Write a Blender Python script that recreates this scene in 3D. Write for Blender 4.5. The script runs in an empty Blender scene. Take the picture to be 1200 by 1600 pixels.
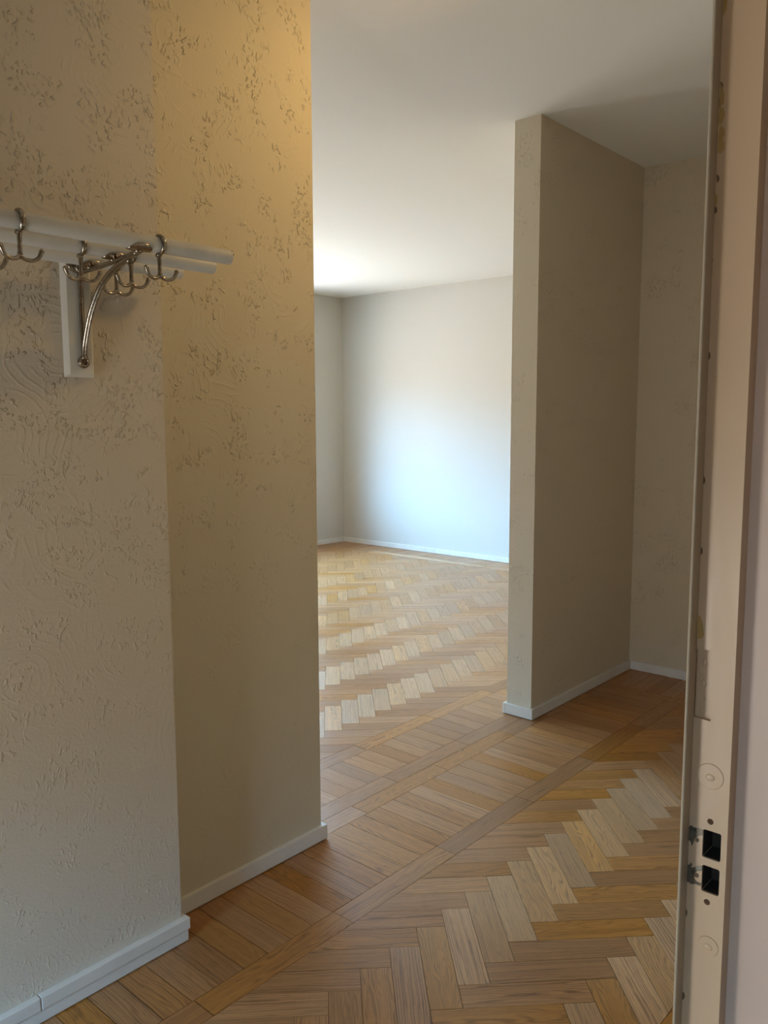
import bpy, bmesh, math, random
import numpy as np
from mathutils import Vector, Matrix

random.seed(7)
scene = bpy.context.scene
col = scene.collection

# ------------------------------------------------------------------ camera
CAM = (-1.7001, -1.7637, 1.3081)
YAW, PITCH, ROLL, FPX = 0.7222, 0.1158, -0.0036, 1292.39
_fw = Vector((math.cos(YAW) * math.cos(PITCH), math.sin(YAW) * math.cos(PITCH), -math.sin(PITCH)))
_r = Vector((math.sin(YAW), -math.cos(YAW), 0))
_u = _r.cross(_fw)
_r2 = _r * math.cos(ROLL) + _u * math.sin(ROLL)
_u2 = _u * math.cos(ROLL) - _r * math.sin(ROLL)
cam = bpy.data.cameras.new('camera')
cam.sensor_fit = 'VERTICAL'; cam.sensor_height = 32.0
cam.lens = FPX / 1600 * 32.0
cam.clip_start = 0.02
camo = bpy.data.objects.new('camera', cam)
M4 = Matrix((_r2, _u2, -_fw)).transposed().to_4x4()
M4.translation = Vector(CAM)
camo.matrix_world = M4
col.objects.link(camo)
scene.camera = camo

def proj(P):
    v = Vector(P) - Vector(CAM); z = v.dot(_fw)
    if z <= 0.05: return None
    return (600 + FPX * v.dot(_r2) / z, 800 - FPX * v.dot(_u2) / z)

def back(px, axis, val):
    v = _fw * FPX + _r2 * (px[0] - 600) - _u2 * (px[1] - 800)
    t = (val - CAM[axis]) / v[axis]
    return Vector(CAM) + v * t

# ------------------------------------------------------------------ view, world
vs = scene.view_settings
vs.view_transform = 'Standard'; vs.look = 'None'; vs.gamma = 1.0; vs.use_curve_mapping = False
vs.exposure = 0.26
scene.display_settings.display_device = 'sRGB'
scene.cycles.use_denoising = True
scene.cycles.max_bounces = 8
scene.cycles.diffuse_bounces = 5
scene.cycles.adaptive_threshold = 0.02
scene.cycles.caustics_reflective = False
scene.cycles.caustics_refractive = False
scene.cycles.transparent_max_bounces = 16
scene.cycles.sample_clamp_indirect = 8.0

SKY = (0.29, 0.61, 1.0); GROUND = (0.46, 0.46, 0.45)
SKY_S, GROUND_S = 57.0, 25.0
world = bpy.data.worlds.new('overcast_daylight'); scene.world = world
world.use_nodes = True
nt = world.node_tree; nt.nodes.clear()
wo = nt.nodes.new('ShaderNodeOutputWorld'); bg = nt.nodes.new('ShaderNodeBackground')
tc = nt.nodes.new('ShaderNodeTexCoord'); sx = nt.nodes.new('ShaderNodeSeparateXYZ')
rp = nt.nodes.new('ShaderNodeValToRGB'); mr = nt.nodes.new('ShaderNodeMapRange')
mr.inputs['From Min'].default_value = -1; mr.inputs['From Max'].default_value = 1
rp.color_ramp.elements[0].position = 0.55
rp.color_ramp.elements[0].color = (*[c * GROUND_S for c in GROUND], 1)
rp.color_ramp.elements[1].position = 0.64
rp.color_ramp.elements[1].color = (*[c * SKY_S for c in SKY], 1)
nt.links.new(tc.outputs['Generated'], sx.inputs[0]); nt.links.new(sx.outputs['Z'], mr.inputs['Value'])
nt.links.new(mr.outputs[0], rp.inputs[0]); nt.links.new(rp.outputs[0], bg.inputs[0])
nt.links.new(bg.outputs[0], wo.inputs[0])

# lamp
LAMP_POS = (0.36, -0.74); LAMP_AIM = (0.0, 0.0, 1.90); LAMP_WATT = 19.5; LAMP_COL = (1.0, 0.64, 0.23)

# ------------------------------------------------------------------ dimensions (metres)
H = 2.5
YP, T = 0.0455, 0.1224           # partition beyond the opening: near face, thickness
XP, XN = 1.3104, 2.2753          # partition end, niche back wall
XF, YF = 4.4817, 4.2448          # living room far corner
BT, BH = 0.0143, 0.0472          # skirting
XS, YL = -0.580, -0.095          # projecting stretch of the coat rack wall
YH0, YH1 = -1.500, -1.60          # hall wall with the doorway
XJ = CAM[0] + 0.70               # strike face of the door frame
XDL = XJ - 0.95                  # other side of the door opening
XHL = -2.6                       # hall left end
YR = -4.6                        # back of the room behind the camera
XR0, XR1 = -3.4, 0.4
XL0 = -0.9                       # living room left end
WT = 0.13

# ------------------------------------------------------------------ helpers
def tag(o, label=None, cat=None, group=None, kind=None):
    if label: o['label'] = label
    if cat: o['category'] = cat
    if group: o['group'] = group
    if kind: o['kind'] = kind
    return o

def link(name, me, mat=None, parent=None, smooth=False):
    o = bpy.data.objects.new(name, me); col.objects.link(o)
    if mat is not None: me.materials.append(mat)
    if parent is not None: o.parent = parent
    if smooth:
        for p in me.polygons: p.use_smooth = True
    return o

def obj(name, bm, mat=None, parent=None, smooth=False):
    me = bpy.data.meshes.new(name); bmesh.ops.recalc_face_normals(bm, faces=bm.faces)
    bm.to_mesh(me); bm.free()
    return link(name, me, mat, parent, smooth)

def empty(name, loc=(0, 0, 0)):
    o = bpy.data.objects.new(name, None); col.objects.link(o)
    o.location = loc; o.empty_display_size = 0.05
    return o

def box(bm, x0, x1, y0, y1, z0, z1, bev=0.0):
    m = bmesh.new()
    vs_ = [m.verts.new((x, y, z)) for z in (z0, z1) for y in (y0, y1) for x in (x0, x1)]
    for f in ((0, 2, 3, 1), (4, 5, 7, 6), (0, 1, 5, 4), (1, 3, 7, 5), (3, 2, 6, 7), (2, 0, 4, 6)):
        m.faces.new([vs_[i] for i in f])
    if bev > 0:
        bmesh.ops.bevel(m, geom=m.edges[:], offset=bev, segments=2, affect='EDGES', profile=0.6)
    merge(bm, m)

def merge(bm, m):
    me = bpy.data.meshes.new('tmp'); m.to_mesh(me); m.free(); bm.from_mesh(me); bpy.data.meshes.remove(me)

def boxo(name, x0, x1, y0, y1, z0, z1, mat, parent=None, bev=0.0):
    bm = bmesh.new(); box(bm, x0, x1, y0, y1, z0, z1, bev)
    return obj(name, bm, mat, parent)

def tube(bm, pts, radii, seg=12, flat=1.0, side=None, caps=True):
    """sweep an ellipse along pts; 'side' = axis kept wide, 'flat' squeezes the other axis"""
    pts = [Vector(p) for p in pts]; n = len(pts)
    if not hasattr(radii, '__len__'): radii = [radii] * n
    rings = []; prev = None
    for i, p in enumerate(pts):
        t = (pts[min(i + 1, n - 1)] - pts[max(i - 1, 0)]).normalized()
        if side is not None: a = Vector(side) - t * Vector(side).dot(t)
        elif prev is None:
            a = Vector((0, 0, 1)) if abs(t.z) < .9 else Vector((1, 0, 0)); a = a - t * a.dot(t)
        else: a = prev - t * prev.dot(t)
        a.normalize(); prev = a; b = t.cross(a)
        rings.append([bm.verts.new(p + (a * math.cos(2 * math.pi * k / seg) + b * math.sin(2 * math.pi * k / seg) * flat) * radii[i]) for k in range(seg)])
    for i in range(n - 1):
        for k in range(seg):
            bm.faces.new((rings[i][k], rings[i][(k + 1) % seg], rings[i + 1][(k + 1) % seg], rings[i + 1][k]))
    if caps:
        bm.faces.new(rings[0][::-1]); bm.faces.new(rings[-1])

def ball(bm, c, r, sc=(1, 1, 1)):
    m = bmesh.new(); bmesh.ops.create_uvsphere(m, u_segments=12, v_segments=8, radius=r)
    for v in m.verts: v.co = Vector((v.co.x * sc[0], v.co.y * sc[1], v.co.z * sc[2])) + Vector(c)
    merge(bm, m)

def cyl(bm, c, r, h, axis='Z', seg=24, r2=None):
    m = bmesh.new(); bmesh.ops.create_cone(m, cap_ends=True, segments=seg, radius1=r, radius2=r if r2 is None else r2, depth=h)
    R = {'Z': Matrix(), 'X': Matrix.Rotation(math.pi / 2, 4, 'Y'), 'Y': Matrix.Rotation(math.pi / 2, 4, 'X')}[axis]
    for v in m.verts: v.co = R @ v.co + Vector(c)
    merge(bm, m)

def catmull(P, n=8):
    P = [Vector(p) for p in P]; out = []
    for i in range(len(P) - 1):
        p0, p1, p2, p3 = P[max(i - 1, 0)], P[i], P[i + 1], P[min(i + 2, len(P) - 1)]
        for k in range(n):
            t = k / n
            out.append(0.5 * ((2 * p1) + (p2 - p0) * t + (2 * p0 - 5 * p1 + 4 * p2 - p3) * t * t + (3 * p1 - p0 - 3 * p2 + p3) * t ** 3))
    out.append(P[-1]); return out

# ------------------------------------------------------------------ materials
class NT:
    def __init__(s, name):
        s.m = bpy.data.materials.new(name); s.m.use_nodes = True
        s.t = s.m.node_tree; s.t.nodes.clear()
        s.out = s.n('ShaderNodeOutputMaterial'); s.b = s.n('ShaderNodeBsdfPrincipled')
        s.l(s.b.outputs[0], s.out.inputs[0])
    def n(s, ty, **kw):
        nd = s.t.nodes.new(ty)
        for k, v in kw.items():
            if hasattr(nd, k): setattr(nd, k, v)
        return nd
    def l(s, a, b): s.t.links.new(a, b)
    def put(s, sock, v):
        if isinstance(v, bpy.types.NodeSocket): s.l(v, sock)
        else: sock.default_value = v
    def math(s, op, a, b=0.0, c=None, clamp=False):
        nd = s.n('ShaderNodeMath', operation=op); nd.use_clamp = clamp
        s.put(nd.inputs[0], a); s.put(nd.inputs[1], b)
        if c is not None: s.put(nd.inputs[2], c)
        return nd.outputs[0]
    def noise(s, vec, scale, detail=2.0, rough=0.5, dist=0.0):
        nd = s.n('ShaderNodeTexNoise'); s.l(vec, nd.inputs['Vector'])
        nd.inputs['Scale'].default_value = scale; nd.inputs['Detail'].default_value = detail
        nd.inputs['Roughness'].default_value = rough; nd.inputs['Distortion'].default_value = dist
        return nd.outputs['Fac']
    def mapping(s, vec, scale=(1, 1, 1), loc=(0, 0, 0)):
        nd = s.n('ShaderNodeMapping'); s.l(vec, nd.inputs[0])
        nd.inputs['Scale'].default_value = scale; nd.inputs['Location'].default_value = loc
        return nd.outputs[0]
    def ramp(s, fac, stops):
        nd = s.n('ShaderNodeValToRGB'); s.l(fac, nd.inputs[0]); e = nd.color_ramp.elements
        while len(e) < len(stops): e.new(0.5)
        for el, (p, c) in zip(e, stops):
            el.position = p; el.color = (*c, 1) if len(c) == 3 else c
        return nd.outputs[0]
    def rng(s, v, a, b, c=0.0, d=1.0, smooth=True):
        nd = s.n('ShaderNodeMapRange'); nd.interpolation_type = 'SMOOTHSTEP' if smooth else 'LINEAR'
        s.put(nd.inputs['Value'], v)
        for k, x in zip(('From Min', 'From Max', 'To Min', 'To Max'), (a, b, c, d)): nd.inputs[k].default_value = x
        return nd.outputs[0]
    def mix(s, fac, a, b, mode='MIX'):
        nd = s.n('ShaderNodeMix', data_type='RGBA', blend_type=mode)
        s.put(nd.inputs[0], fac); s.put(nd.inputs[6], a); s.put(nd.inputs[7], b)
        return nd.outputs[2]
    def bump(s, h, strength, dist, normal=None):
        nd = s.n('ShaderNodeBump'); nd.inputs['Strength'].default_value = strength
        nd.inputs['Distance'].default_value = dist; s.l(h, nd.inputs['Height'])
        if normal is not None: s.l(normal, nd.inputs['Normal'])
        return nd.outputs[0]
    def pos(s): return s.n('ShaderNodeNewGeometry').outputs['Position']

def rgb(c): return (*c, 1.0)

def plaster(name, colour, depth, rough=0.72, cover=0.5, fade=None):
    """brush textured wall paint: clusters of little ridges and arcs of brush strokes"""
    w = NT(name); P = w.pos()
    wn = w.n('ShaderNodeTexNoise'); w.l(P, wn.inputs['Vector']); wn.inputs['Scale'].default_value = 9; wn.inputs['Detail'].default_value = 1.0
    sub = w.n('ShaderNodeVectorMath', operation='MULTIPLY_ADD'); w.l(wn.outputs['Color'], sub.inputs[0])
    sub.inputs[1].default_value = (.06, .06, .06); w.l(P, sub.inputs[2]); PW = sub.outputs[0]
    # crumbs: short ridges leaning the way the brush went, in clusters
    rid = w.noise(w.mapping(PW, (112, 112, 78)), 1.0, 1.5, 0.55)
    crumbs = w.rng(rid, 0.53, 0.70)
    m2 = w.rng(w.noise(P, 12, 2.0, 0.6), cover - .02, cover + 0.12)
    crumbs = w.math('MULTIPLY', crumbs, m2)
    # arcs: rings around scattered cell centres, kept only in patches
    vo = w.n('ShaderNodeTexVoronoi'); vo.feature = 'F1'; w.l(PW, vo.inputs['Vector']); vo.inputs['Scale'].default_value = 4.2
    ring = w.rng(w.math('SINE', w.math('MULTIPLY', vo.outputs['Distance'], 88.0)), 0.2, 1.0)
    m3 = w.rng(w.noise(P, 7.0, 2.0, 0.6), cover + .02, cover + 0.16)
    arcs = w.math('MULTIPLY', w.math('MULTIPLY', ring, m3), w.math('MULTIPLY', rid, 0.36))
    h = w.math('ADD', crumbs, arcs)
    if fade is not None:     # brush texture thins out towards the skirting
        sz = w.n('ShaderNodeSeparateXYZ'); w.l(P, sz.inputs[0])
        h = w.math('MULTIPLY', h, w.rng(sz.outputs['Z'], fade[0], fade[1], 0.18, 1.0))
    h3 = w.math('ADD', h, w.math('MULTIPLY', w.noise(P, 170, 1.0, 0.6), 0.10))
    w.l(w.bump(h3, 1.0, depth), w.b.inputs['Normal'])
    w.b.inputs['Base Color'].default_value = rgb(colour)
    w.b.inputs['Roughness'].default_value = rough
    w.b.inputs['Specular IOR Level'].default_value = 0.3
    return w.m

def smooth_wall(name, colour, depth=0.0006, scale=60):
    w = NT(name); P = w.pos(); n = w.noise(P, scale, 2.0, 0.6)
    w.l(w.bump(n, 1.0, depth), w.b.inputs['Normal'])
    w.l(w.mix(n, rgb([x * .985 for x in colour]), rgb(colour)), w.b.inputs['Base Color'])
    w.b.inputs['Roughness'].default_value = 0.75; w.b.inputs['Specular IOR Level'].default_value = 0.3
    return w.m

def paint(name, colour, rough=0.4, depth=0.0006, scale=35, dirt=0.05, aniso=None):
    w = NT(name); P = w.pos()
    PP = w.mapping(P, aniso) if aniso else P
    n = w.noise(PP, scale, 3.0, 0.55)
    w.l(w.bump(n, 0.6, depth), w.b.inputs['Normal'])
    d = w.noise(P, 9, 4.0, 0.6)
    c = w.mix(w.rng(d, 0.45, 0.75), rgb(colour), rgb([x * (1 - dirt) for x in colour]))
    w.l(c, w.b.inputs['Base Color']); w.b.inputs['Roughness'].default_value = rough
    return w.m

def metal(name, colour, rough):
    w = NT(name); P = w.pos()
    n = w.noise(P, 140, 3.0, 0.6)
    c = w.mix(w.rng(n, 0.4, 0.75), rgb(colour), rgb([x * 0.55 for x in colour]))
    w.l(c, w.b.inputs['Base Color']); w.b.inputs['Metallic'].default_value = 1.0
    w.put(w.b.inputs['Roughness'], w.rng(n, 0.3, 0.8, rough * 0.8, rough * 1.35))
    return w.m

def plain(name, colour, rough=0.8):
    w = NT(name); P = w.pos(); n = w.noise(P, 60, 3, .6)
    w.l(w.mix(n, rgb(colour), rgb([x * 0.7 for x in colour])), w.b.inputs['Base Color'])
    w.b.inputs['Roughness'].default_value = rough
    return w.m

def oak(name):
    """satin oak; UV u runs along the board in metres, v across; colour attribute 'rnd' holds three random numbers"""
    w = NT(name)
    at = w.n('ShaderNodeAttribute'); at.attribute_name = 'rnd'
    sp = w.n('ShaderNodeSeparateColor'); w.l(at.outputs['Color'], sp.inputs[0])
    r1, r2, r3 = sp.outputs
    uv = w.n('ShaderNodeUVMap'); uv.uv_map = 'UVMap'
    UV = uv.outputs[0]
    # cathedral figure: parabolic bands across the board, warped along it
    sep = w.n('ShaderNodeSeparateXYZ'); w.l(UV, sep.inputs[0]); U, V = sep.outputs[0], sep.outputs[1]
    warp = w.noise(w.mapping(UV, (3.2, 10.0, 1.0)), 1.0, 2.0, 0.5)
    warp2 = w.noise(w.mapping(UV, (22.0, 60.0, 1.0)), 1.0, 2.0, 0.5)
    ph = w.math('ADD', w.math('MULTIPLY', V, 760.0), w.math('MULTIPLY', w.math('MULTIPLY', warp, 110.0), w.math('ADD', w.math('MULTIPLY', r3, 0.9), 0.12)))
    ph = w.math('ADD', ph, w.math('MULTIPLY', warp2, 3.0))
    ph = w.math('ADD', ph, w.math('MULTIPLY', w.noise(w.mapping(UV, (1.1, 48.0, 1.0)), 1.0, 1.0, 0.5), 26.0))
    band = w.math('MULTIPLY', w.math('ADD', w.math('SINE', ph), 1.0), 0.5)
    band = w.math('POWER', band, 1.5)
    band = w.math('MULTIPLY', band, w.rng(w.noise(w.mapping(UV, (2.0, 70.0, 1.0)), 1.0, 2.0, 0.5), 0.32, 0.62, 0.25, 1.25))
    # pores: short dark dashes along the grain
    pore = w.noise(w.mapping(UV, (26.0, 620.0, 1.0)), 1.0, 3.0, 0.6)
    pore = w.rng(pore, 0.52, 0.70)
    fibre = w.noise(w.mapping(UV, (7.0, 210.0, 1.0)), 1.0, 3.0, 0.6)
    light = w.mix(r1, rgb((0.42, 0.178, 0.044)), rgb((0.54, 0.255, 0.080)))
    dark = w.mix(r1, rgb((0.17, 0.060, 0.012)), rgb((0.25, 0.100, 0.026)))
    f = w.math('MULTIPLY', band, w.math('ADD', w.math('MULTIPLY', r2, 0.50), 0.42))
    c = w.mix(f, light, dark)
    c = w.mix(w.math('MULTIPLY', pore, w.math('ADD', w.math('MULTIPLY', band, 0.50), 0.46)), c, rgb((0.10, 0.040, 0.010)))
    c = w.mix(w.rng(fibre, 0.35, 0.7, 0.0, 0.30), c, rgb((0.25, 0.11, 0.03)))
    hue = w.n('ShaderNodeHueSaturation'); w.l(c, hue.inputs['Color'])
    w.put(hue.inputs['Value'], w.rng(r2, 0.0, 1.0, 0.84, 1.10, False))
    w.put(hue.inputs['Saturation'], w.rng(r3, 0.0, 1.0, 0.92, 1.10, False))
    w.l(hue.outputs[0], w.b.inputs['Base Color'])
    w.put(w.b.inputs['Roughness'], w.rng(fibre, 0.2, 0.8, 0.27, 0.38))
    w.b.inputs['Specular IOR Level'].default_value = 0.65
    hh = w.math('ADD', w.math('MULTIPLY', pore, -0.6), w.math('MULTIPLY', fibre, 0.35))
    nrm = w.bump(hh, 0.35, 0.0005)
    w.l(nrm, w.b.inputs['Normal'])
    # coloured sheen of the wood fibres below the lacquer, stretched across the grain
    gl = w.n('ShaderNodeBsdfAnisotropic'); gl.inputs['Roughness'].default_value = 0.64
    gl.inputs['Anisotropy'].default_value = 0.58; gl.inputs['Rotation'].default_value = 0.0
    w.l(w.mix(0.45, hue.outputs[0], rgb((0.95, 0.68, 0.42))), gl.inputs['Color'])
    tg = w.n('ShaderNodeTangent'); tg.direction_type = 'UV_MAP'; tg.uv_map = 'UVMap'
    w.l(tg.outputs[0], gl.inputs['Tangent']); w.l(nrm, gl.inputs['Normal'])
    mx = w.n('ShaderNodeMixShader'); mx.inputs[0].default_value = 0.125
    w.l(w.b.outputs[0], mx.inputs[1]); w.l(gl.outputs[0], mx.inputs[2]); w.l(mx.outputs[0], w.out.inputs[0])
    return w.m

M = {}
M['wall_cream'] = plaster('wall_paint_cream', (0.60, 0.53, 0.40), 0.0036, cover=0.50, fade=(0.4, 1.5))
M['wall_rack'] = plaster('wall_paint_grey_cream', (0.62, 0.545, 0.44), 0.0038, cover=0.47, fade=(0.3, 1.6))  # slightly lighter, greyer copy of the cream wall colour
M['wall_pier'] = plaster('wall_paint_partition', (0.62, 0.535, 0.405), 0.0026, cover=0.52)
M['wall_smooth'] = smooth_wall('wall_paint_smooth', (0.595, 0.56, 0.50))
M['wall_hall'] = smooth_wall('wall_paint_hall_smooth', (0.60, 0.53, 0.41))
M['wall_room'] = smooth_wall('wall_paint_low_bounce', (0.30, 0.25, 0.19))  # unseen room; dark tone made up to cut bounced light on the frame
M['ceiling'] = smooth_wall('ceiling_paint', (0.87, 0.86, 0.83), .0004)
M['skirting'] = paint('skirting_white', (0.71, 0.68, 0.62), 0.38, 0.0008, 30, 0.08)
M['frame'] = paint('frame_gloss_cream', (0.58, 0.40, 0.245), 0.34, 0.0022, 18, 0.04, (1, 1, .35))
M['lining'] = paint('lining_gloss_pinkish_cream', (0.56, 0.405, 0.305), 0.34, 0.0016, 18, 0.04, (1, 1, .35))
M['stop'] = paint('stop_shaded_cream', (0.52, 0.42, 0.30), 0.45, 0.0016, 18, 0.06, (1, 1, .35))  # some shade of the stop's room side is put into this duller cream
M['rod'] = paint('rod_white', (0.66, 0.64, 0.60), 0.45, 0.0012, 60, 0.14, (.25, 1, 1))
M['chip'] = plain('old_ochre_paint', (0.50, 0.31, 0.09), 0.6)
M['chip_dark'] = plain('bare_wood', (0.16, 0.09, 0.04), 0.7)
M['nickel'] = metal('aged_nickel', (0.42, 0.36, 0.29), 0.22)
M['iron'] = metal('worn_steel', (0.17, 0.145, 0.11), 0.55)
M['dark'] = plain('cavity_shade', (0.035, 0.022, 0.012), 0.9)  # near-black colour that paints the shade of holes
M['subfloor'] = plain('floor_joint_dark', (0.045, 0.022, 0.008), 0.9)
M['oak'] = oak('oak_parquet')
M['winframe'] = paint('window_frame_white', (0.75, 0.75, 0.73), 0.4)

def glass():
    w = NT('window_glass'); w.t.nodes.remove(w.b)
    tr = w.n('ShaderNodeBsdfTransparent'); gl = w.n('ShaderNodeBsdfGlossy'); gl.inputs['Roughness'].default_value = 0.02
    fr = w.n('ShaderNodeFresnel'); fr.inputs[0].default_value = 1.45; mx = w.n('ShaderNodeMixShader')
    w.l(fr.outputs[0], mx.inputs[0]); w.l(tr.outputs[0], mx.inputs[1]); w.l(gl.outputs[0], mx.inputs[2])
    w.l(mx.outputs[0], w.out.inputs[0]); return w.m
M['glass'] = glass()

def emitter(name, c, s):
    w = NT(name); w.b.inputs['Base Color'].default_value = rgb((.8, .8, .78))
    w.b.inputs['Emission Color'].default_value = rgb(c); w.b.inputs['Emission Strength'].default_value = s
    return w.m

# ------------------------------------------------------------------ walls and ceiling
def struct(name, boxes, mat, label, cat='wall', bev=0.0):
    bm = bmesh.new()
    for b in boxes: box(bm, *b, bev)
    return tag(obj(name, bm, mat), label, cat, kind='structure')

struct('wall_left', [(XHL, 0.0, 0.0, WT, 0, H)], M['wall_cream'], 'cream textured hall wall ending at the wide opening')
struct('wall_left_projection', [(XHL, XS, YL, 0.0, 0, H)], M['wall_rack'], 'slightly greyer cream textured wall stretch that carries the coat rack')
struct('wall_partition', [(XP, XF, YP, YP + T, 0, H)], M['wall_pier'], 'partition wall end with textured narrow face beyond the opening')
struct('wall_right', [(XN, XN + .12, YH1, YP, 0, H)], M['wall_pier'], 'shaded end wall of the hall beside the partition')
struct('wall_far', [(XF, XF + .12, YP, YF + .38, 0, H)], M['wall_smooth'], 'pale far wall of the living room catching daylight')
# living room window wall
WX0, WX1, WZ0, WZ1 = 1.60, 3.62, 0.70, 2.06
VX0, VX1 = -0.35, 0.65  # opening for the added second living room window
struct('wall_back', [(XL0 - .12, VX0, YF, YF + .38, 0, H), (VX1, WX0, YF, YF + .38, 0, H), (VX0, VX1, YF, YF + .38, 0, WZ0), (VX0, VX1, YF, YF + .38, WZ1, H), (WX1, XF, YF, YF + .38, 0, H), (WX0, WX1, YF, YF + .38, 0, WZ0), (WX0, WX1, YF, YF + .38, WZ1, H)],
       M['wall_smooth'], 'living room wall that meets the far wall at the corner')
struct('wall_living_left', [(XL0 - .12, XL0, WT, YF, 0, H)], M['wall_smooth'], 'living room side wall behind the coat rack wall')
# hall wall with doorway
ZD = 2.03
struct('wall_front', [(XHL, XDL - .03, YH1, YH0, 0, H), (XDL - .03, XJ + .03, YH1, YH0, ZD + .03, H), (XJ + .03, XN, YH1, YH0, 0, H)],
       M['wall_hall'], 'hall wall that holds the doorway')
HY0, HY1, HZ0, HZ1 = -0.86, -0.34, 0.08, 1.02
struct('wall_hall_end', [(XHL - .12, XHL, YH1, HY0, 0, H), (XHL - .12, XHL, HY1, WT, 0, H), (XHL - .12, XHL, HY0, HY1, 0, HZ0), (XHL - .12, XHL, HY0, HY1, HZ1, H)], M['wall_hall'], 'hall end wall left of the coat rack')
# room behind the doorway
RY0, RY1, RZ0, RZ1 = -1.99, -1.64, 0.30, 1.90
struct('wall_room_rear', [(XR0 - .12, XR1 + .12, YR - .2, YR, 0, H)], M['wall_room'], 'rear wall of the room on this side of the doorway')
struct('wall_room_left', [(XR0 - .12, XR0, YR, RY0, 0, H), (XR0 - .12, XR0, RY1, YH1, 0, H), (XR0 - .12, XR0, RY0, RY1, 0, RZ0), (XR0 - .12, XR0, RY0, RY1, RZ1, H)], M['wall_room'], 'window wall of the room on this side of the doorway')
struct('wall_room_right', [(XR1, XR1 + .12, YR, YH1, 0, H)], M['wall_room'], 'right wall of the room on this side of the doorway')
if XR0 < XHL: struct('wall_room_front', [(XR0, XHL - .12, YH1, YH0, 0, H)], M['wall_room'], 'short wall between the room and the hall end')
struct('ceiling', [(XR0 - .12, XF + .12, YR - .2, YF + .38, H, H + .1)], M['ceiling'], 'smooth off-white ceiling running through the opening', 'ceiling')

# ------------------------------------------------------------------ windows (out of the frame, they bring the daylight)
def window(name, axis_y, x0, x1, z0, z1, cols, label, facing, rot=None):
    e = empty(name, ((x0 + x1) / 2, axis_y, z0)); tag(e, label, 'window', kind='structure')
    L = lambda a, b, c, d, e2, f: (a - e.location.x, b - e.location.x, c - axis_y, d - axis_y, e2 - z0, f - z0)
    bm = bmesh.new(); fw = .05
    for b in ((x0, x0 + fw, z0, z1), (x1 - fw, x1, z0, z1), (x0 + fw, x1 - fw, z0, z0 + fw), (x0 + fw, x1 - fw, z1 - fw, z1)):
        box(bm, *L(b[0], b[1], axis_y - .03, axis_y + .03, b[2], b[3]))
    wdt = (x1 - x0 - 2 * fw) / cols
    for k in range(1, cols):
        xx = x0 + fw + wdt * k; box(bm, *L(xx - .03, xx + .03, axis_y - .03, axis_y + .03, z0 + fw, z1 - fw))
    obj('window_frame', bm, M['winframe'], e)
    for k in range(cols):
        a = x0 + fw + wdt * k + (.03 if k else 0); b = x0 + fw + wdt * (k + 1) - (.03 if k < cols - 1 else 0)
        bm = bmesh.new(); vs_ = [bm.verts.new((x - e.location.x, 0, z - z0)) for x, z in ((a, z0 + fw), (b, z0 + fw), (b, z1 - fw), (a, z1 - fw))]
        bm.faces.new(vs_); obj('pane', bm, M['glass'], e)
    # daylight portal: guides sampling of the sky through this opening, adds no light of its own
    li = bpy.data.lights.new(name + '_portal', 'AREA'); li.shape = 'RECTANGLE'; li.size = x1 - x0; li.size_y = z1 - z0
    li.cycles.is_portal = True
    lo = bpy.data.objects.new(name + '_portal', li); col.objects.link(lo)
    lo.location = ((x0 + x1) / 2, axis_y + .06 * facing, (z0 + z1) / 2)
    lo.rotation_euler = (-math.pi / 2 if facing < 0 else math.pi / 2, 0, 0)
    if rot is not None:      # turn into a wall along Y: x0..x1 were Y values, axis_y an X value
        e.location = (axis_y, (x0 + x1) / 2, z0); e.rotation_euler = (0, 0, math.pi / 2)
        lo.location = (axis_y + .06, (x0 + x1) / 2, (z0 + z1) / 2); lo.rotation_euler = (0, -math.pi / 2, 0); li.size, li.size_y = li.size_y, li.size
    return e
# facing -1: light travels towards -Y
window('window_1', YF + .32, WX0, WX1, WZ0, WZ1, 2, 'white framed living room window beside the far corner', -1)
window('window_2', XR0 - .07, RY0, RY1, RZ0, RZ1, 1, 'white framed window of the room on this side of the doorway', 1, rot=1)
window('window_added', YF + .32, VX0, VX1, WZ0, WZ1, 1, 'unseen white framed living room window added to brighten the ceiling', -1)  # unseen window added to brighten the ceiling and the partition end

window('window_3', XHL - .07, HY0, HY1, HZ0, HZ1, 1, 'tall white framed window at the hall end left of the coat rack', 1, rot=1)

# ------------------------------------------------------------------ parquet
S2 = math.sqrt(2); PW_, PL_ = 0.0747, 0.2988
def clip(poly, x0, x1, y0, y1):
    def cut(P, f):
        out = []
        for i in range(len(P)):
            a, b = P[i], P[(i + 1) % len(P)]; fa, fb = f(a), f(b)
            if fa >= 0: out.append(a)
            if (fa >= 0) != (fb >= 0):
                t = fa / (fa - fb); out.append((a[0] + (b[0] - a[0]) * t, a[1] + (b[1] - a[1]) * t))
        return out
    for f in (lambda p: p[0] - x0, lambda p: x1 - p[0], lambda p: p[1] - y0, lambda p: y1 - p[1]):
        poly = cut(poly, f)
        if len(poly) < 3: return []
    out = []
    for p in poly:
        if not out or math.dist(p, out[-1]) > 1e-4: out.append(p)
    if len(out) > 2 and math.dist(out[0], out[-1]) < 1e-4: out.pop()
    return out if len(out) > 2 else []

def area(P): return 0.5 * sum(P[i][0] * P[(i + 1) % len(P)][1] - P[(i + 1) % len(P)][0] * P[i][1] for i in range(len(P)))

def inset(P, d):
    c = Vector((sum(p[0] for p in P) / len(P), sum(p[1] for p in P) / len(P)))
    n = len(P); out = []
    for i in range(n):
        a, b, e = Vector(P[i - 1]), Vector(P[i]), Vector(P[(i + 1) % n])
        d1 = (b - a).normalized(); d2 = (e - b).normalized()
        n1 = Vector((-d1.y, d1.x)); n2 = Vector((-d2.y, d2.x))
        k = n1 + n2; q = k.length_squared
        m = k * (2 / q) if q > 0.15 else n1
        s = d
        out.append(b + m * s)
    return out

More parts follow.
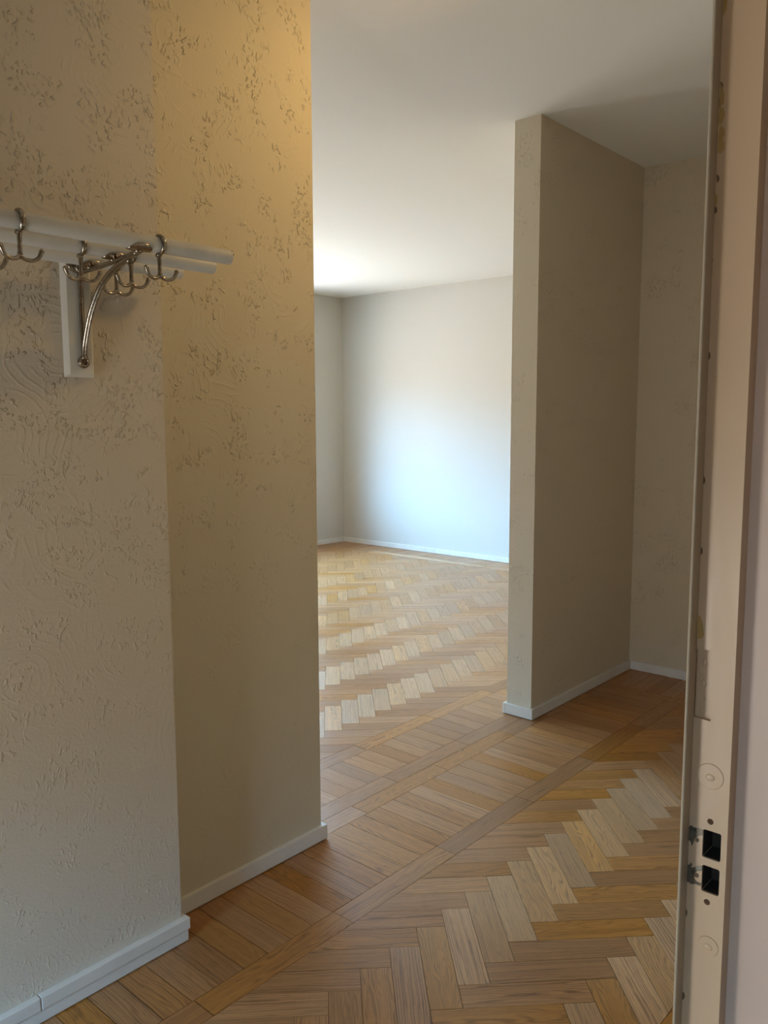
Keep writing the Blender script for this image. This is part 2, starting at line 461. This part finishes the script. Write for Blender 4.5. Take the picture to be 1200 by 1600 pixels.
def rect_uv(o, du, l, w):
    o = Vector(o); du = Vector(du).normalized(); dv = Vector((-du.y, du.x))
    return [tuple(o), tuple(o + du * l), tuple(o + du * l + dv * w), tuple(o + dv * w)]

def herring(x0, x1, y0, y1, tip):
    """staves of a 45 degree herringbone clipped to the field; returns (polygon, grain direction)"""
    u0 = (tip[0] + tip[1]) / S2 - PL_; v0 = (tip[0] - tip[1]) / S2
    out = []
    def xy(u, v): return ((u + v) / S2, (u - v) / S2)
    for m in range(-20, 21):
        for k in range(-70, 71):
            for lt in (0, 1):
                if lt == 0: a, b, c, d = u0 + k * PW_ + m * PL_, u0 + k * PW_ + m * PL_ + PL_, v0 + k * PW_ - m * PL_, v0 + k * PW_ - m * PL_ + PW_
                else:
                    a = u0 + k * PW_ + m * PL_ + PL_; b = a + PW_; d = v0 + k * PW_ - m * PL_ + PW_; c = d - PL_
                cx, cy = xy((a + b) / 2, (c + d) / 2)
                if not (x0 - .25 < cx < x1 + .25 and y0 - .25 < cy < y1 + .25): continue
                P = clip([xy(a, c), xy(b, c), xy(b, d), xy(a, d)], x0, x1, y0, y1)
                if P and abs(area(P)) > 1.2e-4: out.append((P, (1, 1) if lt == 0 else (1, -1)))
    return out

def strip_x(x0, x1, y0, y1, start, length):
    out = []; k = math.floor((x0 - start) / length)
    while start + k * length < x1:
        a, b = max(x0, start + k * length), min(x1, start + (k + 1) * length)
        if b - a > .004: out.append(([(a, y0), (b, y0), (b, y1), (a, y1)], (1, 0)))
        k += 1
    return out
def strip_y(x0, x1, y0, y1, start, length):
    out = []; k = math.floor((y0 - start) / length)
    while start + k * length < y1:
        a, b = max(y0, start + k * length), min(y1, start + (k + 1) * length)
        if b - a > .004: out.append(([(x0, a), (x1, a), (x1, b), (x0, b)], (0, 1)))
        k += 1
    return out
def row_y(x0, x1, y0, y1, start, w):   # boards lying along Y, side by side in X
    return [(P, (0, 1)) for P, _ in strip_x(x0, x1, y0, y1, start, w)]
def row_x(x0, x1, y0, y1, start, w):   # boards lying along X, side by side in Y
    return [(P, (1, 0)) for P, _ in strip_y(x0, x1, y0, y1, start, w)]

def stave_geo(P, g):
    if area(P) < 0: P = P[::-1]
    c = Vector((sum(p[0] for p in P) / len(P), sum(p[1] for p in P) / len(P)))
    a = inset(P, random.uniform(.0005, .0008))
    tx, ty, dz = random.gauss(0, .0010), random.gauss(0, .0010), random.uniform(-.00008, .00008)
    n = len(P); V = []
    for q in a: V.append((q.x, q.y, -0.010))
    for q in a: V.append((q.x, q.y, dz + (q.x - c.x) * tx + (q.y - c.y) * ty))
    F = [tuple(range(n, 2 * n))]
    for i in range(n):
        j = (i + 1) % n; F.append((i, j, n + j, n + i))
    du = Vector(g).normalized() * random.choice((-1, 1)); dv = Vector((-du.y, du.x))
    ou, ov = random.uniform(0, 60), random.uniform(0, 60)
    UV = [((Vector(v[:2]) - c).dot(du) + ou, (Vector(v[:2]) - c).dot(dv) + ov) for v in V]
    R = (random.random(), random.random(), random.random() ** 2.0)
    return V, F, UV, R, c

def build_mesh(name, geos, origin=None):
    V, F, UV, R = [], [], [], []
    for v, f, uv, r, c in geos:
        o = len(V); V += v; F += [tuple(i + o for i in q) for q in f]; UV += uv; R += [r] * len(v)
    if origin is not None: V = [(x - origin.x, y - origin.y, z) for x, y, z in V]
    me = bpy.data.meshes.new(name); me.from_pydata(V, [], F); me.update()
    idx = np.empty(len(me.loops), dtype=np.int32); me.loops.foreach_get('vertex_index', idx)
    ul = me.uv_layers.new(name='UVMap'); ul.data.foreach_set('uv', np.array(UV, dtype=np.float32)[idx].ravel())
    at = me.attributes.new('rnd', 'FLOAT_COLOR', 'POINT')
    at.data.foreach_set('color', np.array([(*r, 1) for r in R], dtype=np.float32).ravel())
    return me

def visible(P):
    q = [proj((x, y, 0)) for x, y in P]
    if any(k is None for k in q): return 0
    cx, cy = sum(k[0] for k in q) / len(q), sum(k[1] for k in q) / len(q)
    if not (-40 < cx < 1085 and cy < 1640): return 0
    mx, my = sum(p[0] for p in P) / len(P), sum(p[1] for p in P) / len(P)
    for yy in (0.0, YP + T):     # through the opening?
        if my > yy:
            t = (yy - CAM[1]) / (my - CAM[1]); xx = CAM[0] + (mx - CAM[0]) * t
            if not (-.08 < xx < XP + .08): return 0
    return abs(area(q))

def floor_struct(name, slab, staves, label, limit=300):
    f = boxo(name, slab[0], slab[1], slab[2], slab[3], -0.12, -0.0035, M['subfloor'])
    tag(f, label, 'floor', kind='structure')
    order = sorted(staves, key=lambda s: -visible(s[0]))
    near, rest = order[:limit], order[limit:]
    near = [s for s in near if visible(s[0]) > 0] + []
    rest = [s for s in order if s not in near] if len(near) < limit else rest
    for P, g in near:
        geo = stave_geo(P, g)
        o = link('plank', build_mesh('plank', [geo], geo[4]), M['oak'], f); o.location = (geo[4].x, geo[4].y, 0)
    if rest:
        o = link('planks_further_off', build_mesh('planks_further_off', [stave_geo(P, g) for P, g in rest]), M['oak'], f)
        o['kind'] = 'stuff'
    return f

# hall: herringbone framed by a band and a row of boards
A0, A1 = -0.372, -0.299        # band by the coat rack wall
B0, B1 = -1.190, -1.120        # band by the doorway wall
C0, C1 = 1.915, 1.985          # band by the end wall
hall = herring(XHL, C0, B1, A0, (0.057, -0.507))
hall += strip_x(XHL, C0, A0, A1, 0.2, 0.4455) + strip_x(XHL, C0, B0, B1, 0.05, 0.4455)
hall += strip_y(C0, C1, B0, A1, -0.335, 0.4455)
hall += row_y(XHL, C1, A1, 0.004, 0.2, PW_) + row_y(XHL, C1, YH1, B0, 0.2, PW_)
hall += row_x(C1, XN, YH1, YP, -0.094, PW_)
hall += row_y(1.2, C1, 0.004, YP, 0.2, PW_)
# threshold: two long strips in the thickness of the wall
hall += strip_x(-0.004, XP + .0, 0.004, 0.079, 0.219, 0.4455) + strip_x(-0.004, XP, 0.079, 0.153, 0.461, 0.4455)
floor_struct('floor_hall', (XHL, XN, YH1, 0.153), hall, 'oak herringbone parquet of the hall framed by straight bands')
D0, D1 = 0.359, 0.429
EX0, EX1 = 4.155, 4.232
FY0, FY1 = 3.92, 3.995
liv = herring(XL0, EX0, D1, FY0, (0.842, 0.838))
liv += strip_x(XL0, EX1, D0, D1, 0.603, 0.4455) + strip_y(EX0, EX1, D1, FY1, 0.5, 0.4455) + strip_x(XL0, EX0, FY0, FY1, 0.1, 0.4455)
liv += row_y(XL0, EX1, 0.153, D0, 0.235, PW_) + row_x(EX1, XF, 0.153, YF, 0.2, PW_) + row_y(XL0, EX1, FY1, YF, 0.2, PW_)
floor_struct('floor_living_room', (XL0, XF, 0.153, YF), liv, 'sunlit oak herringbone parquet of the living room')
room = row_x(XR0, XR1, YR, YH1, 0, 0.12)
floor_struct('floor_room', (XR0, XR1, YR, YH1), room, 'plain oak boards of the room on this side of the doorway')

# ------------------------------------------------------------------ skirtings
def skirting(name, pieces, label, mat=None):
    e = empty(name, (pieces[0][0], pieces[0][2], 0)); tag(e, label, 'skirting', kind='structure')
    for b in pieces:
        o = boxo('board', b[0] - pieces[0][0], b[1] - pieces[0][0], b[2] - pieces[0][2], b[3] - pieces[0][2], b[4], b[5], mat or M['skirting'], e, bev=0.0022)
    return e
z0 = 0.0022
skirting('baseboard_left', [(XS + .016, BT, -BT, 0, z0, BH), (0, BT, 0, WT + .01, z0, BH)], 'low white skirting of the cream wall ending at the opening')
skirting('baseboard_left_projection', [(XHL, XS + .010, -.1100, YL, z0, .0308), (XHL, -.9525, -.1135, YL, .0326, .062), (-.9510, XS + .0135, -.1135, YL, .0326, .062),
                                       (XS, XS + .0135, YL, -BT - .001, z0, .0615)], 'double stacked white skirting below the coat rack wall')
skirting('baseboard_partition', [(XP - BT, XN - BT - .001, YP - BT, YP, z0, BH), (XP - BT, XP, YP, YP + T, z0, BH), (XP - BT, XF - BT, YP + T, YP + T + BT, z0, BH)], 'white skirting wrapped round the partition wall end')
skirting('baseboard_right', [(XN - BT, XN, YH0, YP - .0005, z0, BH)], 'white skirting along the shaded hall end wall')
skirting('baseboard_far', [(XF - BT, XF, 3.03, YF - BT, z0, BH), (XF - BT, XF, YP + T + BT, 3.027, z0, BH)], 'white skirting along the pale far wall with a joint')
skirting('baseboard_back', [(XL0, XF, YF - BT, YF, z0, BH)], 'white skirting of the living room wall left of the far corner')
skirting('baseboard_front', [(XJ + .12, XN - BT, YH0, YH0 + BT, z0, BH)], 'white skirting of the hall wall right of the doorway')

g_ = back((283.5, 1404.5), 1, -.0012)
bl = bpy.data.objects['baseboard_left']
bm = bmesh.new(); ball(bm, g_ - Vector(bl.location), .0045, (1.2, .4, .7)); obj('gap', bm, M['dark'], bl, True)['label'] = 'dark blob painting the shade above the skirting'  # black blob in place of a gap, its shade put into the colour

# ------------------------------------------------------------------ door frame
door = empty('door_1', (XJ, YH0, 0)); tag(door, 'cream gloss painted door frame with two empty strike holes and chipped edge', 'door frame', kind='structure')
def jx(px, x=XJ): return back(px, 0, x)          # a point of the strike face
DO = Vector(door.location)
def dbox(name, x0, x1, y0, y1, za, zb, mat, bev=0.0, parent=None):
    return boxo(name, x0 - DO.x, x1 - DO.x, y0 - DO.y, y1 - DO.y, za, zb, mat, parent or door, bev)
Y_S1 = jx((1129, 20)).y       # concave corner stop / strike face
Y_K1 = jx((1197, 20)).y       # convex corner strike face / step
bm = bmesh.new(); box(bm, 0, .03, Y_K1 - DO.y, Y_S1 + .0058 - DO.y, 0, ZD)
jamb = obj('jamb', bm, M['frame'], door)
# cut the lock openings, the filled hinge recess and the screw holes
def cutter(bmc):
    me = bpy.data.meshes.new('cut'); bmesh.ops.recalc_face_normals(bmc, faces=bmc.faces); bmc.to_mesh(me); bmc.free()
    o = bpy.data.objects.new('cut', me); col.objects.link(o); return o
def prism_x(bm, pts, xa, xb):
    """pts: (y, z) outline; extruded along X"""
    a = [bm.verts.new((xa, y, z)) for y, z in pts]; b = [bm.verts.new((xb, y, z)) for y, z in pts]; n = len(pts)
    bm.faces.new(a); bm.faces.new(b[::-1])
    for i in range(n): bm.faces.new((a[i], a[(i + 1) % n], b[(i + 1) % n], b[i]))
    return bm
def yz(px): p = jx(px); return (p.y, p.z)
h1 = [yz(q) for q in ((1099, 1294), (1127, 1305), (1125.5, 1347), (1096.5, 1339))]
h2 = [yz(q) for q in ((1097, 1350), (1124.5, 1360.5), (1122.5, 1403.5), (1096, 1389))]
def squared(h):
    y0 = sum(sorted(p[0] for p in h)[:2]) / 2; y1 = sum(sorted(p[0] for p in h)[2:]) / 2
    za = sum(sorted(p[1] for p in h)[:2]) / 2; zb = sum(sorted(p[1] for p in h)[2:]) / 2
    return y0, y1, za, zb
def rounded(y0, y1, za, zb, r=.0015, n=3):
    out = []
    for cy, cz, a0 in ((y1 - r, zb - r, 0), (y0 + r, zb - r, 90), (y0 + r, za + r, 180), (y1 - r, za + r, 270)):
        for k in range(n + 1):
            a = math.radians(a0 + 90 * k / n); out.append((cy + r * math.cos(a), cz + r * math.sin(a)))
    return out
def circle(c, r, n=20): return [(c[0] + r * math.cos(2 * math.pi * k / n), c[1] + r * math.sin(2 * math.pi * k / n)) for k in range(n)]
H1, H2 = squared(h1), squared(h2)
cuts = [(rounded(*H1), -.003, .024), (rounded(*H2), -.003, .024),
        (circle(yz((1110, 1284)), .0027), -.003, .012), (circle(yz((1104.5, 1409.5)), .0027), -.003, .012)]
ra, rb_ = yz((1115, 1017)), yz((1109, 1127))
cuts.append(([(ra[0], ra[1]), (ra[0], rb_[1]), (Y_S1 + .004, rb_[1] + .001), (Y_S1 + .004, ra[1] - .0005)], -.003, .0036))
for pts, xa, xb in cuts:
    c = cutter(prism_x(bmesh.new(), [(y - DO.y, z) for y, z in pts], xa, xb)); c.location = DO
    md = jamb.modifiers.new('b', 'BOOLEAN'); md.operation = 'DIFFERENCE'; md.solver = 'EXACT'; md.object = c
    bpy.context.view_layer.update()
    dg = bpy.context.evaluated_depsgraph_get()
    me = bpy.data.meshes.new_from_object(jamb.evaluated_get(dg)); jamb.modifiers.clear(); old = jamb.data; jamb.data = me
    bpy.data.meshes.remove(old); bpy.data.objects.remove(c)
jamb['label'] = 'cream jamb face with lock openings'
# shade inside the lock openings, put in as near-black sheets
for Hh in (H1, H2):
    y0, y1, za, zb = Hh
    bm = bmesh.new()
    prism_x(bm, [(y - DO.y, z) for y, z in rounded(y0 - .0004, y1 + .0004, za - .0004, zb + .0004)], .0235, .0245)
    for a in ((y0 - .0006, y0 + .0003), (y1 - .0003, y1 + .0006)): box(bm, .0022, .024, a[0] - DO.y, a[1] - DO.y, za, zb)
    for a in ((za - .0006, za + .0003), (zb - .0003, zb + .0006)): box(bm, .0022, .024, y0 - DO.y, y1 - DO.y, a[0], a[1])
    o = obj('lock_opening_shade', bm, M['dark'], door); o['label'] = 'dark sheets painting the shade inside the empty lock hole'
# stop moulding on the hall side with rounded nose
prof = [(0.0, Y_S1 - .0002), (-.0142, Y_S1 - .0002), (-.0151, Y_S1 + .0003), (-.0155, Y_S1 + .0012), (-.0151, Y_S1 + .0021), (-.010, Y_S1 + .0036), (-.004, Y_S1 + .0057), (0.0, Y_S1 + .0057)]
def prism_z(bm, pts, za, zb):
    a = [bm.verts.new((x, y, za)) for x, y in pts]; b = [bm.verts.new((x, y, zb)) for x, y in pts]; n = len(pts)
    bm.faces.new(a[::-1]); bm.faces.new(b)
    for i in range(n): bm.faces.new((a[i], a[(i + 1) % n], b[(i + 1) % n], b[i]))
    return bm
obj('stop', prism_z(bmesh.new(), [(x, y - DO.y) for x, y in prof], 0, ZD), M['stop'], door)['label'] = 'cream door stop with shade put into its colour'
# step and inner lining towards the room
K2X = .0165
bm = bmesh.new(); box(bm, K2X, .045, YH1 - .03 - DO.y, Y_K1 - DO.y, 0, ZD, 0); obj('lining', bm, M['lining'], door)
# casings, head and opposite jamb
dbox('casing', XJ + .034, XJ + .10, YH0, YH0 + .006, 0, ZD + .08, M['frame'], .002)
dbox('casing', XJ + .04, XJ + .12, YH1 - .03, YH1, 0, ZD + .08, M['frame'], .003)
dbox('jamb', XDL - .03, XDL, YH1 - .03, YH0, 0, ZD, M['frame'])
dbox('casing', XDL - .11, XDL - .03, YH0, YH0 + .016, 0, ZD + .08, M['frame'], .003)
dbox('casing', XDL - .11, XDL - .03, YH1 - .03, YH1, 0, ZD + .08, M['frame'], .003)
dbox('head', XDL, XJ + .03, YH1 - .03, YH0, ZD, ZD + .03, M['frame'])
dbox('casing', XDL - .03, XJ + .03, YH0, YH0 + .016, ZD, ZD + .08, M['frame'], .003)
dbox('casing', XDL - .03, XJ + .04, YH1 - .03, YH1, ZD, ZD + .08, M['frame'], .003)
# bare metal of the strike plate where latch and bolt rubbed
def patch(name, pxs, mat, t=.0004, label=None, xoff=0.0):
    o = obj(name, prism_x(bmesh.new(), [(min(yz(q)[0], Y_S1) - DO.y, yz(q)[1]) for q in pxs], -t + xoff, .0003 + xoff), mat, door)
    if label: o['label'] = label
    return o
Zq = lambda x, y: (1050 + x / 10, 1270 + y / 10)
patch('worn_metal', [Zq(*q) for q in ((238, 205), (300, 190), (340, 225), (480, 258), (478, 345), (420, 360), (360, 395), (345, 445), (322, 500), (308, 512), (290, 440), (238, 415))], M['iron'], label='bare grey metal beside the upper lock opening')
patch('worn_metal', [Zq(*q) for q in ((218, 800), (270, 810), (292, 775), (318, 800), (300, 860), (400, 835), (468, 830), (465, 905), (400, 905), (350, 950), (345, 1020), (380, 1070), (462, 1105), (440, 1145), (370, 1110), (300, 1112), (270, 1085), (215, 1062))], M['iron'], label='bare grey metal beside the lower lock opening')
for q, r in (((395, 425), .0017), ((385, 975), .0019)):
    o = obj('screw_hole', prism_x(bmesh.new(), [(y - DO.y, z) for y, z in circle(yz(Zq(*q)), r, 14)], -.0007, 0), M['chip_dark'], door); o['label'] = 'dark screw hole'
# painted-over round plugs with slotted screws
for c, r in (((1110, 1213), .0118), ((1106.5, 1478), .0092)):
    y, z = yz(c); bm = bmesh.new()
    m = bmesh.new(); bmesh.ops.create_cone(m, cap_ends=True, segments=36, radius1=r, radius2=r * .93, depth=.0009)
    R = Matrix.Rotation(-math.pi / 2, 4, 'Y')
    for v in m.verts: v.co = R @ v.co + Vector((-.0002, y - DO.y, z))
    merge(bm, m); o = obj('round_plug', bm, M['frame'], door)
    bm = bmesh.new(); m = bmesh.new(); bmesh.ops.create_uvsphere(m, u_segments=16, v_segments=8, radius=.0040)
    for v in m.verts: v.co = Vector((v.co.x * .22 - .0006, v.co.y + y - DO.y, v.co.z * .8 + z - .001))
    merge(bm, m); obj('screw_head', bm, M['frame'], o, True)
# lumps of paint inside the old hinge recess
for c, r in (((1101, 1036), .0030), ((1100, 1040), .0016), ((1097, 1110), .0026), ((1096, 1060), .0022), ((1099, 1068), .0035), ((1095, 1050), .002), ((1100, 1092), .0016)):
    p = jx(c, XJ + .0036); bm = bmesh.new(); ball(bm, (p.x - DO.x, p.y - DO.y, p.z), r, (.28, .75, 1)); obj('paint_lump', bm, M['frame'], door, True)
# chips along the corner: older ochre coat and bare wood
E8 = lambda x, y: (1040 + x / 4, y / 4)
for pts in ([(350, 520), (358, 560), (366, 590), (362, 650), (338, 665), (340, 600)], [(338, 668), (362, 672), (370, 715), (355, 765), (340, 785), (332, 760)],
            [(338, 795), (352, 785), (368, 810), (366, 850), (356, 868), (368, 890), (366, 935), (345, 960), (326, 955), (330, 870)],
            [(312, 1210), (324, 1220), (322, 1265), (308, 1300)], [(362, 0), (386, 0), (380, 60), (360, 100)]):
    patch('paint_chip', [E8(*q) for q in pts], M['chip'], .00025, 'ochre older paint showing')
patch('paint_chip', [(1090, 962), (1094, 962), (1098, 973), (1100.5, 993), (1096, 998), (1089, 998)], M['chip'], .00025, 'ochre older paint showing')
for x, y in ((1128, 133), (1126, 160), (1122, 278), (1118.5, 327), (1112, 405), (1108, 555), (1100, 750), (1096, 860), (1080, 1175), (1076, 1225), (1072, 1425), (1068, 1555)):
    patch('paint_chip', [(x - 2, y - 6), (x + 1.5, y - 3), (x + 2.2, y + 2), (x + .5, y + 6), (x - 2, y + 7)], M['chip_dark'], .0002, 'bare wood nick')

# ------------------------------------------------------------------ coat rack
rack = empty('coat_rack', (-0.786, YL, 1.39)); tag(rack, 'wall coat rack of three white rods on a nickel bracket with double hooks', 'coat rack')
RO = Vector(rack.location)
def rel(p): return Vector(p) - RO
RODS = ((-.335, 1.6405), (-.245, 1.6345), (-.155, 1.6305)); RR = 0.0152
XE = (-.568, -.543, -.566); XRL = -2.3
for (y, z), xe in zip(RODS, XE):
    bm = bmesh.new()
    xs = [XRL, XRL + .002] + [XRL + .01 + (xe - XRL - .013) * k / 24 for k in range(25)] + [xe - .0012, xe]
    rad = [RR * .86, RR * .97] + [RR * (1 + .012 * math.sin(7 * k)) for k in range(25)] + [RR * .98, RR * .88]
    tube(bm, [rel((x, y, z)) for x in xs], rad, 20); obj('rod', bm, M['rod'], rack, True)
for dy, dz in ((-.55, .72), (-.85, .25)):
    bm = bmesh.new(); ball(bm, rel((XE[0] - .0006, RODS[0][0] + RR * dy, RODS[0][1] + RR * dz)), .0022, (.7, 1, 1)); obj('end_chip', bm, M['chip_dark'], rack, True)['label'] = 'dark chip in the paint at the rod end'
def bracket(xb):
    YB = YL - .0145
    bm = bmesh.new(); box(bm, *(a - b for a, b in zip((xb - .036, xb + .028), (RO.x, RO.x))), YB - RO.y, 0, 1.392 - RO.z, 1.640 - RO.z, 0)
    bmesh.ops.bevel(bm, geom=[e for e in bm.edges if all(v.co.y < -.01 for v in e.verts)], offset=.0065, segments=1, affect='EDGES')
    bb = obj('backboard', bm, M['skirting'], rack); bb['label'] = 'white bevelled backboard'
    bm = bmesh.new()
    tube(bm, [rel((xb, YB - .004, z)) for z in (1.612, 1.58, 1.5, 1.44, 1.428)], [.0065, .0055, .0050, .0050, .006], 12, .8, (1, 0, 0))
    br = obj('bracket', bm, M['nickel'], rack, True); br['label'] = 'aged nickel bracket'
    bm = bmesh.new(); tube(bm, [rel(p) for p in catmull([(xb, YB - .002, 1.608), (xb, -.18, 1.610), (xb, -.26, 1.6155), (xb, -.338, 1.6230)], 6)], .0058, 12, .8, (1, 0, 0))
    obj('arm', bm, M['nickel'], br, True)
    cv = catmull([(xb, YB - .006, 1.430), (xb, -.1215, 1.462), (xb, -.150, 1.523), (xb, -.196, 1.575), (xb, -.258, 1.605), (xb, -.330, 1.6210)], 8)
    bm = bmesh.new(); tube(bm, [rel(p) for p in cv], .0062, 12, .75, (1, 0, 0))
    tube(bm, [rel(p) + (Vector((0, -.0045, -.0045)) if True else 0) for p in cv[4:-4]], .0030, 8); obj('brace', bm, M['nickel'], br, True)
    # eye with screw at the foot, shield at the head
    bm = bmesh.new(); cyl(bm, rel((xb, YB - .0025, 1.4235)), .0130, .005, 'Y', 28); 
    bmesh.ops.bevel(bm, geom=[e for e in bm.edges if e.calc_face_angle(0) > 1], offset=.0015, segments=2, affect='EDGES')
    m = bmesh.new()
    tube(m, [rel((xb + .0085 * math.cos(a), YB - .0055, 1.4235 + .0085 * math.sin(a))) for a in [2 * math.pi * k / 28 for k in range(29)]], .0024, 8, caps=False); merge(bm, m)
    ey = obj('eye', bm, M['nickel'], br, True)
    bm = bmesh.new(); cyl(bm, rel((xb, YB - .0056, 1.4235)), .0048, .002, 'Y', 18); obj('screw', bm, M['chip_dark'], ey)
    bm = bmesh.new(); ball(bm, rel((xb, YB - .001, 1.622)), .027, (1, .16, .62)); ball(bm, rel((xb, YB - .005, 1.618)), .012, (1, .5, 1.0)); obj('shield', bm, M['nickel'], br, True)
    # leaf shaped saddles carrying the rods
    for (y, z) in RODS:
        bm = bmesh.new(); NX, NA = 14, 10; g = {}
        for s, rr in ((0, RR + .0006), (1, RR + .0034)):
            for i in range(NX + 1):
                t = -1 + 2 * i / NX; half = math.radians(72) * math.sqrt(max(0, 1 - abs(t) ** 2.4)) + .04
                for j in range(NA + 1):
                    a = -math.pi / 2 + half * (-1 + 2 * j / NA)
                    r_ = rr if s == 0 else RR + .0006 + .0028 * (1 - .55 * abs(t))
                    g[s, i, j] = bm.verts.new(rel((xb + .026 * t, y + r_ * math.cos(a), z + r_ * math.sin(a))))
        for i in range(NX):
            for j in range(NA):
                for s in (0, 1): bm.faces.new((g[s, i, j], g[s, i + 1, j], g[s, i + 1, j + 1], g[s, i, j + 1]))
            for j in (0, NA): bm.faces.new((g[0, i, j], g[0, i + 1, j], g[1, i + 1, j], g[1, i, j]))
        for i in (0, NX):
            for j in range(NA): bm.faces.new((g[0, i, j], g[0, i, j + 1], g[1, i, j + 1], g[1, i, j]))
        ball(bm, rel((xb, y, z - RR - .003)), .008, (1.1, .9, .55))
        obj('saddle', bm, M['nickel'], br, True)
bracket(-.786); bracket(-1.95)
def hook_mesh():
    bm = bmesh.new(); R_ = RR + .0030; pts = []; rad = []
    for k in range(17):
        a = math.radians(78 + (268 - 78) * k / 16)       # over the top, round the room side, to the underside
        pts.append((0, R_ * math.cos(a), R_ * math.sin(a))); rad.append(.0030 + .0022 * math.sin(math.pi * min(1, k / 16 * .9 + .05)))
    tube(bm, pts, rad, 10, .72, (1, 0, 0)); ball(bm, pts[0], .0030)
    zb = -R_
    ball(bm, (0, .001, zb - .001), .0062, (1.0, 1.2, .7))
    tube(bm, [(0, -.0005, zb + .002), (0, -.001, zb - .006), (0, -.001, zb - .02), (0, -.001, zb - .034), (0, -.001, zb - .043)], [.0062, .0044, .0036, .0040, .0056], 12)
    for s in (-1, 1):
        pr = catmull([(0, -.001, zb - .040), (s * .009, -.002, zb - .0455), (s * .020, -.004, zb - .0465), (s * .030, -.006, zb - .0405), (s * .0355, -.007, zb - .0290)], 5)
        n = len(pr); tube(bm, pr, [.0044 - .0012 * math.sin(math.pi * k / (n - 1)) for k in range(n)], 10)
        ball(bm, pr[-1], .0046)
    ball(bm, (0, -.001, zb - .0415), .0056, (1.2, 1, .8))
    bmesh.ops.recalc_face_normals(bm, faces=bm.faces)
    me = bpy.data.meshes.new('hook'); bm.to_mesh(me); bm.free(); me.materials.append(M['nickel'])
    for p in me.polygons: p.use_smooth = True
    return me
HM = hook_mesh()
for x, k, rz in ((-1.018, 0, 0), (-.741, 0, .05), (-.857, 1, 0), (-.748, 1, 0), (-1.040, 1, .0), (-.728, 2, .0), (-1.30, 0, 0), (-1.42, 1, 0), (-1.2, 2, 0)):
    o = bpy.data.objects.new('hook', HM); col.objects.link(o); o.parent = rack
    o.location = rel((x, RODS[k][0], RODS[k][1])); o.rotation_euler = (0, 0, rz)

# ------------------------------------------------------------------ hall ceiling spotlight (above the frame)
lamp = empty('ceiling_spotlight', (LAMP_POS[0], LAMP_POS[1], H)); tag(lamp, 'white ceiling spotlight turned towards the cream hall wall', 'lamp')
bm = bmesh.new(); cyl(bm, (0, 0, -.0075), .045, .015, 'Z', 32); obj('base', bm, M['winframe'], lamp)
aim = (Vector(LAMP_AIM) - Vector((*LAMP_POS, H - .075))).normalized(); hc = Vector((0, 0, -.075))
bm = bmesh.new(); tube(bm, [(0, 0, -.012), (0, 0, -.06)], .007, 12); obj('stem', bm, M['winframe'], lamp)
bm = bmesh.new(); tube(bm, [hc - aim * .05, hc - aim * .045, hc + aim * .012], [.02, .027, .032], 24); obj('head', bm, M['winframe'], lamp, True)
bm = bmesh.new(); tube(bm, [hc + aim * .012, hc + aim * .0135], [.030, .028], 24); obj('lens', bm, emitter('lamp_lens_lit', LAMP_COL, 20.0), lamp)
li = bpy.data.lights.new('spot', 'SPOT'); li.energy = LAMP_WATT; li.color = LAMP_COL; li.spot_size = math.radians(116); li.spot_blend = 1.0; li.shadow_soft_size = .05
lo = bpy.data.objects.new('spot', li); col.objects.link(lo); lo.parent = lamp
lo.location = hc + aim * .03; lo.rotation_euler = aim.to_track_quat('-Z', 'Y').to_euler()
